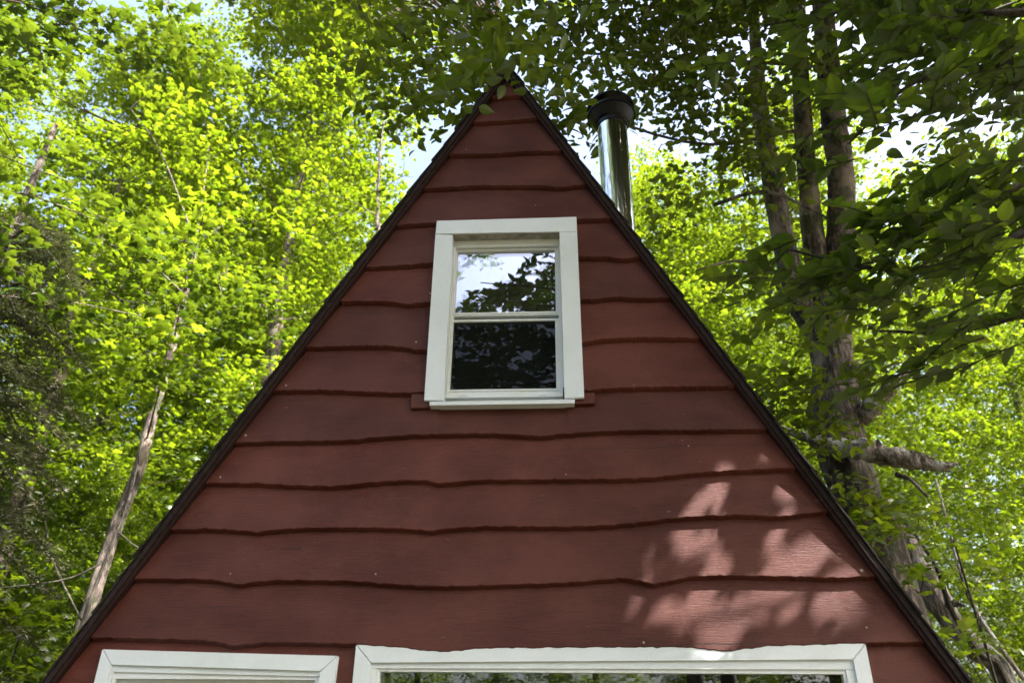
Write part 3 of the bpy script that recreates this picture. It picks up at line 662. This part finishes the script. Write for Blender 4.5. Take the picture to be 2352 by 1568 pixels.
bigbl = [
 pb(1300,30,1.6,.9,None,None,1.1), pb(1450,60,1.8,1.,None,None,1.2), pb(1620,70,2.0,1.,None,None,1.1), pb(1480,170,2.2,.8,None,None,1.3), pb(1350,150,1.6,.55,None,None,1.2), pb(1640,220,2.3,.8,None,None,1.2), pb(1560,120,2.4,.9,None,None,1.2),
 pb(1180,60,1.3,.6,None,None,.8), pb(1100,190,-.4,.16,.2,.06,5), pb(1170,110,-.2,.22,.2,.10,4), pb(1240,150,-.2,.18,.2,.10,6), pb(1180,170,.2,.28,.25,.16,6), pb(1240,195,.7,.32,.3,.22,4.0), pb(1070,215,.3,.16,.2,.10,6), pb(1290,290,1.2,.25,.3,.2,3.), pb(960,120,.9,.3,.3,.3,.8), pb(930,210,1.6,.3,.3,.3,1.5), pb(900,60,1.4,.8,None,None,1.), pb(780,150,1.6,.6,None,None,.9), pb(820,0,1.6,.9,None,None,1.), pb(880,170,1.5,.45,None,None,.8), pb(980,10,1.3,.5,None,None,.5),
 pb(1520,330,2.8,.5,None,None,1.3), pb(1640,330,3.0,.5,None,None,1.3), pb(1500,520,3.4,.35,None,None,1.), pb(1880,900,2.2,.3,None,None,1.6), pb(1800,920,2.2,.25,None,None,1.4), pb(1950,660,2.0,.4,None,None,1.3), pb(1780,520,4.6,.6,None,None,1.), pb(1900,200,4.6,.7,None,None,.8), pb(1950,1130,2.8,.25,.25,.12,2), pb(2000,1200,2.8,.35,.25,.15,3), pb(1900,1000,2.4,.22,.2,.12,3), pb(1930,880,2.3,.3,.25,.2,3), pb(1700,380,2.8,.7,None,None,1.), pb(1580,420,3.2,.5,None,None,.7), pb(1850,330,4.6,.8,None,None,.9), pb(1990,130,2.4,.8,None,None,.8), pb(2100,260,2.,.7,None,None,1.), pb(2200,120,2.,.9,None,None,.9), pb(1700,640,3.2,.5,None,None,.8),
 pb(1900,560,4.6,.7,None,None,.8), pb(2020,620,2.3,.7,None,None,1.), pb(2180,560,2.,.7,None,None,1.), pb(2280,400,1.8,.7,None,None,1.), pb(1850,760,2.4,.5,None,None,1.1), pb(1990,760,2.2,.45,None,None,.9), pb(1780,860,2.6,.4,None,None,.9), pb(2120,700,2.,.5,None,None,.8), pb(1750,130,3,.8,None,None,1.)]
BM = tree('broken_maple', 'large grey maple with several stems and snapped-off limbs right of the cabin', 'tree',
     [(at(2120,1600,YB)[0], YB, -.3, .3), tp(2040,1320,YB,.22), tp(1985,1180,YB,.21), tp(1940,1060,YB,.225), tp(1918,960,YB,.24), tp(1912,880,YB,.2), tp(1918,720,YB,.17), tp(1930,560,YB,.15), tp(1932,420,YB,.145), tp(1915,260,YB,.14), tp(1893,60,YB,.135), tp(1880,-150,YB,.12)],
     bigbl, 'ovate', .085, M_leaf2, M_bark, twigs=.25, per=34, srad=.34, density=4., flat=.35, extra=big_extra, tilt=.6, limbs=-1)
lb2 = MB()
def st(L, n=16, sides=12, b=.05):
    P = spline(np.array(L), n); tube_into(lb2, P[:, :3], P[:, 3], sides, b)
st([tp(1975,965,YB-.1,.09), tp(2010,925,YB-.25,.075), tp(2055,882,YB-.35,.06), tp(2100,836,YB-.4,.03)], 24, 10, .18)
st([tp(1780,975,YB-.1,.02), tp(1830,998,YB-.2,.035), tp(1900,1020,YB-.3,.06), tp(1990,1035,YB-.4,.09), tp(2070,1052,YB-.5,.08), tp(2140,1068,YB-.55,.05), tp(2175,1068,YB-.58,.03), tp(2204,1064,YB-.6,.008)], 44, 12, .2)
st([tp(2120,1062,YB-.55,.03), tp(2160,1078,YB-.57,.018), tp(2190,1080,YB-.6,.004)], 8, 6, .2); st([tp(2090,1040,YB-.5,.03), tp(2120,1046,YB-.55,.02), tp(2150,1056,YB-.56,.004)], 8, 6, .2)
lb2.build('broken_limbs', [M_bark2], BM, True)
# --- canopy tree out of frame on the right front: throws the shade on the wall
cb = []
for i in range(165):
    a = rng.uniform(0, 6.28); r = math.sqrt(rng.random()); cb.append((4.2+4.9*r*math.cos(a), -1.5+4.4*r*math.sin(a), 10.4+rng.normal(0, .8), 1.2, 1.2, .6, 1.3))
tree('shade_canopy_tree', 'tall maple right of the clearing whose crown shades the cabin front', 'tree',
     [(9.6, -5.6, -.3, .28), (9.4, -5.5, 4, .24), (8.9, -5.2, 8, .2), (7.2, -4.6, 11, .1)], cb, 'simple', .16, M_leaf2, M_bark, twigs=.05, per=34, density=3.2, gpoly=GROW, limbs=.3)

cb = []  # unseen tree added behind the camera to darken the cabin front
for i in range(90):
    a = rng.uniform(0, 6.28); r = math.sqrt(rng.random()); cb.append((-1.5+7.5*r*math.cos(a), -9.5+4.6*r*math.sin(a), 15.5+rng.normal(0, .6), 1.4, 1.4, .6, 1.))
tree('shade_canopy_tree', 'unseen maple added behind the camera to keep sky light off the cabin front', 'tree',
     [(-7.5, -11, -.3, .28), (-7.3, -11, 6, .24), (-6, -10.5, 11, .2), (-3.5, -9.8, 15, .1)], cb, 'simple', .17, M_leaf2, M_bark, twigs=.03, per=30, density=1.8, clear=False, limbs=.3)
cb = [(12+4.5*math.cos(i*2.4)*math.sqrt(i/28), 2.5+4*math.sin(i*2.4)*math.sqrt(i/28), 17+rng.normal(0, .6), 1.4, 1.4, .6, 1.) for i in range(28)]  # out-of-view crown added to dim the lower right wood
tree('shade_canopy_tree', 'unseen maple added right of the cabin to shade the right-hand wood', 'tree',
     [(15, 4, -.3, .28), (15, 4, 6, .24), (14, 3.5, 12, .18), (12.5, 2.6, 16.5, .08)], cb, 'simple', .17, M_leaf2, M_bark, twigs=.03, per=30, density=1.5, clear=False, limbs=.3)
# --- tall tree added behind the cabin, crown above the frame: keeps the lower wood at the left in shade
cb = []
for i in range(60):
    a = rng.uniform(0, 6.28); r = math.sqrt(rng.random()); cb.append((-4.6+6*r*math.cos(a), 8.8+3.4*r*math.sin(a), 21+rng.normal(0, .6), 1.3, 1.3, .6, 1.))
tree('shade_canopy_tree', 'very tall maple added behind the cabin, its unseen crown shading the left wood', 'tree',
     [(*at(1150,600,9.6)[:2], -.3, .2), (*at(1150,600,9.6)[:2], 8, .16), tp(1152,230,9.6,.1), tp(1150,60,9.6,.08), tp(1120,-100,9.6,.06)], cb, 'simple', .17, M_leaf2, M_bark, twigs=.05, per=30, density=1.7, clear=False, gap=False)
# --- maple boughs reaching in over the upper left corner, shade put in leaf colour
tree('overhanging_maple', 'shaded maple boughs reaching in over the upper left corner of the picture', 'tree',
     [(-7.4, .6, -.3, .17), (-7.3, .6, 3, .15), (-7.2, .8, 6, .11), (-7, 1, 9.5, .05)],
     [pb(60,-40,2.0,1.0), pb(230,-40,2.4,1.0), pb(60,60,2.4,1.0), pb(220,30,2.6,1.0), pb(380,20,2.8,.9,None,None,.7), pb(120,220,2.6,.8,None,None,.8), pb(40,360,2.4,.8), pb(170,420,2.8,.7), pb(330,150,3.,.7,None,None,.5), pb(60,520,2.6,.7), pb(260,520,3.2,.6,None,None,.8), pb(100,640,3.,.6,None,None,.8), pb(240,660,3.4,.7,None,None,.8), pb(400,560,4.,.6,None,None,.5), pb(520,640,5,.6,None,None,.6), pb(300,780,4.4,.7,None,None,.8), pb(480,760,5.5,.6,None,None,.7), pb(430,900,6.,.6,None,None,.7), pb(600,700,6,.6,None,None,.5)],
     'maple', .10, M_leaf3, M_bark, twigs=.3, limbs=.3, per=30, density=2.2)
# --- near beech branches: right edge of the picture, leaves close to the camera; unseen shoots added to dapple the wall
LIT = [(1591,1134,17,19),(1651,1126,19,24),(1635,1163,37,20),(1800,1150,29,37),(1577,1258,29,50),(1635,1283,33,42),(1655,1233,16,25),(1494,1304,25,28),(1784,1283,29,52),(1838,1300,25,28),(1875,1246,33,33),(1945,1291,45,33),(1676,1304,20,20),(1481,1386,25,28),
       (1535,1424,37,41),(1610,1407,33,52),(1635,1469,52,20),(1684,1403,25,40),(1742,1386,33,33),(1813,1386,29,37),(1937,1382,52,33),(1900,1419,25,20),(1730,1436,25,20),(1626,1519,37,25),(1804,1063,20,12),(1643,1072,25,9)]  # sun flecks on the wall; beech leaves are cut away for them
LITW = [(quad([(a, b)], -.02)[0], c/1800*3.9, d/1800*3.9) for a, b, c, d in LIT]
def near_gap(P):
    k = (P[:, 1]+.02)/SUN[1]; hx = P[:, 0]-SUN[0]*k; hz = P[:, 2]-SUN[2]*k; r = np.zeros(len(P), bool)
    for (c, a, b) in LITW: r |= ((hx-c[0])/a)**2+((hz-c[1])/b)**2 < 1.25
    return r & (P[:, 1] < -.03)
def frond(center, n, L, size, az, lb, P, A, spread=.35):
    """a leafy shoot: thin stem with alternate leaves"""
    c = np.array(center, float); d = np.array([math.cos(az), math.sin(az), -.15]); d /= np.linalg.norm(d)
    end = c+d*L+np.array([0, 0, -.1*L]); G = np.array([c, (c+end)/2, end])
    if not near_gap(spline(G, 8)).any() and keep_clear(G).all(): tube_into(lb, spline(np.array([c, (c+end)/2+np.array([0, 0, .04*L]), end]), 6), np.linspace(.004, .0015, 6), 4)
    for i in range(n):
        f = (i+.6)/n; s = 1 if i % 2 else -1; p = c+(end-c)*f+np.array([0, 0, .04*L*math.sin(math.pi*f)])
        P.append(p); A.append(az+s*rng.uniform(.5, 1.)*(1 if i < n-1 else .1))
def branch_tree(name, label, trunk, branches, size, mt=M_leaf3, tilt=.35, bark_=M_twig, filt=True, kind='ovate', free=()):
    base = trunk[0]; root = tag(empty(name, base[:3]), label, 'tree')
    tb = MB(); T = spline(np.array(trunk), 20); tube_into(tb, T[:, :3], T[:, 3], 12, .05); tb.build('trunk', [M_bark], root, True)
    lb = MB(); P = []; A = []
    for (pts, nf, L, nl, sp_) in branches:
        pts = np.array(pts, float); B = spline(pts, 24); tube_into(lb, B, np.linspace(.022, .004, 24), 6, .04)
        for k in range(nf):
            f = rng.uniform(.15, 1.); p = B[int(f*23)]; d = B[-1]-B[0]; az0 = math.atan2(d[1], d[0])
            p = p+rng.normal(0, sp_, 3)*np.array([1, 1, .6]); frond(p, nl, L*rng.uniform(.6, 1.2), size, az0+rng.normal(0, .9), lb, P, A)
    for c_ in free: frond(c_, 7, .22, size, rng.uniform(0, 6.28), lb, P, A)
    lb.build('branches', [bark_], root, True)
    P = np.array(P); A = np.array(A); tip = P+np.stack([np.cos(A), np.sin(A), -.4+0*A], 1)*size; ok = keep_clear(P) & ~near_gap((P+tip)/2); P = P[ok]; A = A[ok]
    S = size*np.exp(rng.normal(0, .2, len(P))); V, F = leaves(P, S, kind, tilt, az=A, droop=.35); V, F = drop_leaves(V, F, kind, near_gap, .40); mk('crown', V, [F], [mt], root)
    return root
def A3p(*l): return [tuple(at(a, b_, Y)) for a, b_, Y in l]
branch_tree('young_beech', 'young beech whose big dark leaves hang in close at the right edge of the picture',
    [(4.9, -2.6, -.1, .07), (4.8, -2.6, 2, .06), (4.6, -2.7, 4, .045), (4.3, -2.6, 5.6, .02)],
    [(A3p((2600,380,-1.3),(2300,560,-1.2),(2050,620,-1.0),(1760,560,-.8)), 34, .30, 9, .12),
     (A3p((2600,250,-1.3),(2350,420,-1.2),(2200,480,-1.1),(2060,540,-1.)), 32, .30, 9, .12),
     (A3p((2600,100,-1.3),(2300,150,-1.2),(2100,190,-1.1),(1950,330,-1.)), 34, .30, 9, .14),
     (A3p((2600,0,-1.2),(2300,30,-1.2),(2000,20,-1.1),(1750,60,-1.)), 30, .30, 9, .14),
     (A3p((2600,600,-1.),(2400,700,-1.),(2200,760,-.9),(2020,760,-.7)), 16, .3, 8, .1),
     ([tuple(at(2200,1000,-.02)+SUN*3.6), tuple(at(1950,1100,-.02)+SUN*3.2), tuple(at(1750,1200,-.02)+SUN*3.0), tuple(at(1500,1330,-.02)+SUN*3.0)], 16, .24, 7, .10),  # unseen branches added toward the sun to dapple the wall
     ([tuple(at(2200,1200,-.02)+SUN*3.6), tuple(at(1950,1300,-.02)+SUN*3.2), tuple(at(1750,1400,-.02)+SUN*3.0), tuple(at(1450,1450,-.02)+SUN*2.8)], 10, .24, 7, .10),
     (A3p((2500,-100,-1.5),(2100,-80,-1.4),(1500,-60,-1.3),(1000,-20,-1.2)), 24, .3, 8, .09)], .08, free=[at(a_, b_, -.02)+SUN*t_ for a_, b_, t_ in zip(rng.uniform(1420, 2030, 170), rng.uniform(1030, 1560, 170), rng.uniform(2.6, 3.5, 170))])  # loose shoots added along the sun's path to shape the wall's flecks
# --- branch over the clearing: mirrored in the upper pane
def mir(px, py, d):
    p = at(px, py, .03); v = p-CAM; v = v/np.linalg.norm(v); v = v*np.array([1, -1, 1]); return tuple(p+v*d)
branch_tree('leaning_beech', 'beech behind the camera whose leafy branches show dark in the upper pane',
    [(2.6, -7.5, -.1, .12), (2.4, -7.2, 3, .1), (1.9, -6.4, 6, .07), (1.2, -5, 8, .03)],
    [([mir(1400,640,3.2), mir(1280,640,2.6), mir(1180,672,2.2), mir(1085,705,2.)], 26, .26, 8, .05),
     ([mir(1420,560,3.2), mir(1300,600,2.5), mir(1240,600,2.3), mir(1215,590,2.2)], 16, .26, 8, .06),
     ([mir(1420,720,3.2), mir(1300,700,2.6), mir(1180,715,2.3), mir(1050,745,2.)], 40, .26, 8, .09),
     ([mir(1420,820,3.4), mir(1300,780,3), mir(1180,800,3), mir(1100,820,3)], 44, .3, 9, .16),
     ([mir(1420,900,3.8), mir(1300,880,3.4), mir(1180,880,3.4), mir(1080,860,3.4)], 44, .3, 9, .18)], .075)
mb_ = [(*mir(a_, b_, 8.5+rng.normal(0, .5)), .62, .5, .5, 1.) for a_ in (940, 1040, 1130, 1220, 1310, 1400) for b_ in (660, 740, 820, 900)]
tree('mirrored_maple', 'maple beyond the clearing mirrored darkly in the lower pane of the upper window', 'tree',
     [(2.5, -9.6, -.3, .16), (2.3, -9.5, 4, .12), (1.6, -9.2, 7, .07)], mb_, 'maple', .09, M_leaf3, M_bark, twigs=.1, per=30, density=5, srad=.3, limbs=.2)
# --- hemlock at the left edge
def hemlock():
    x0, y0 = at(-200, 1100, 3.6)[:2]; root = tag(empty('hemlock_tree', (x0, y0, -.3)), 'dark hemlock with fine needles at the left edge of the picture', 'tree')
    tb = MB(); tube_into(tb, [(x0, y0, z) for z in np.linspace(-.3, 9, 14)], np.linspace(.16, .03, 14), 12, .05); tb.build('trunk', [M_bark], root, True)
    lb = MB(); P = []; A = []
    for k in range(120):
        z = .8+6.6*(k/120)+rng.normal(0, .08); a = k*2.4; L = 2.5*(1-z/11)*rng.uniform(.75, 1.1); d = np.array([math.cos(a), math.sin(a), 0])
        B = spline(np.array([(x0, y0, z), np.array([x0, y0, z+.1])+d*L*.5, np.array([x0, y0, z-.35])+d*L]), 14); tube_into(lb, B, np.linspace(.02, .003, 14), 5)
        sd_ = np.array([-d[1], d[0], 0])
        for j in range(3, 14):
            for s in (-1, 1):
                l2 = .55*(1-j/18)*rng.uniform(.6, 1.1); e = B[j]+sd_*s*l2+d*l2*.5+np.array([0, 0, -.12*l2+rng.normal(0, .03)])
                tube_into(lb, np.array([B[j], e]), [.003, .0015], 3, cap=False)
                for q in np.linspace(.08, 1, 9):
                    p = B[j]+(e-B[j])*q; aa = math.atan2(e[1]-B[j][1], e[0]-B[j][0])
                    for s2 in (-1, 1):
                        P.append(p); A.append(aa+s2*.9); P.append(p+rng.normal(0, .012, 3)); A.append(aa+s2*.6+rng.normal(0, .3))
    lb.build('branches', [M_twig], root); P = np.array(P); V, F = leaves(P, .075*np.exp(rng.normal(0, .2, len(P))), 'needle', .5, az=np.array(A), droop=.2)
    mk('needles', V, [F], [M_needle], root)
hemlock()
# --- leaning dead trunks at the lower right
def log(name, label, L, mt, br=()):
    root = tag(empty(name, L[0][:3]), label, 'dead tree'); tb = MB(); P = spline(np.array(L), 20); tube_into(tb, P[:, :3], P[:, 3], 12, .09); tb.build('trunk', [mt], root, True)
    if br:
        lb = MB()
        for b_ in br: P = spline(np.array(b_), 8); tube_into(lb, P[:, :3], P[:, 3], 6, .05)
        lb.build('dead_branches', [mt], root, True)
log('leaning_dead_tree', 'thick pale dead trunk leaning behind the lower right roof slope', [tp(2040,1150,4.6,.05), tp(2085,1235,4.5,.09), tp(2130,1330,4.4,.13), tp(2180,1420,4.3,.11), tp(2240,1490,4.2,.09), tp(2330,1600,4.1,.09), (at(2400,1700,4)[0], 4, -.2, .1)], M_bark2,
    [[tp(2165,1395,4.3,.04), tp(2195,1385,4.1,.03), tp(2215,1390,4.,.015)], [tp(2150,1100,4.4,.01), tp(2200,1290,4.2,.018), tp(2240,1400,4.1,.02), tp(2352,1560,4.,.022)]])
log('leaning_dead_tree', 'thin pale dead stem leaning at the bottom right corner', [tp(2130,1480,3.6,.02), tp(2165,1500,3.6,.025), tp(2195,1540,3.6,.022), tp(2225,1600,3.6,.02), (at(2300,1750,3.6)[0], 3.6, -.2, .03)], M_bark2)
log('slim_dead_tree', 'slim dark bare stem rising beside the leaning pale trunk', [tp(2080,1195,4.0,.012), tp(2150,1300,4.0,.018), tp(2185,1400,4,.022), tp(2250,1500,4,.026), tp(2330,1600,4,.03), (at(2420,1750,4)[0], 4, -.2, .03)], M_twig)
log('bare_sapling', 'dark bare sapling crossing in front of the pale trunk beyond the left roof slope', [tp(330,1000,5.4,.008), tp(295,1150,5.4,.015), tp(240,1290,5.4,.02), tp(190,1430,5.4,.025), tp(150,1568,5.4,.03), (at(130,1700,5.4)[0], 5.4, -.2, .035)], M_twig,
    [[tp(240,1290,5.4,.012), tp(150,1330,5.3,.01), tp(0,1350,5.2,.008)], [tp(190,1430,5.4,.012), tp(120,1280,5.4,.01), tp(95,1130,5.4,.006)], [tp(270,1220,5.4,.01), tp(330,1260,5.4,.008), tp(420,1230,5.4,.005)]])
# --- low bright maple sprigs at the lower left and right
def sprig(name, label, blobs, size=.10):
    b0 = blobs[0]; root_pt = (b0[0], b0[1], -.3, .02)
    tree(name, label, 'young tree', [root_pt, (b0[0]+.05, b0[1], b0[2]*.5, .015), (b0[0], b0[1], b0[2], .008)], blobs, 'maple', size, M_leaf, M_twig, twigs=.6, per=18, srad=.3, density=3)
sprig('young_maple', 'young maple with bright broad leaves at the bottom left corner', [pb(60,1400,4.5,.5,.4,.2), pb(90,1500,4.2,.6,.4,.2), pb(20,1560,4,.5,.4,.2)], .12)
sprig('young_maple', 'young maple with sunny sprays beside the thick leaning dead trunk', [pb(2190,1240,3.6,.35,.3,.12), pb(2280,1300,3.8,.4,.3,.15), pb(2260,1450,3.4,.45,.3,.15), pb(2130,1470,3.,.2,.2,.1), pb(2080,1180,3.0,.18,.2,.08), pb(2010,1230,2.4,.2,.2,.1), pb(2060,1320,2.4,.2,.2,.1)], .085)
print('tris', sum(len(o.data.polygons) for o in bpy.data.objects if o.type == 'MESH'))
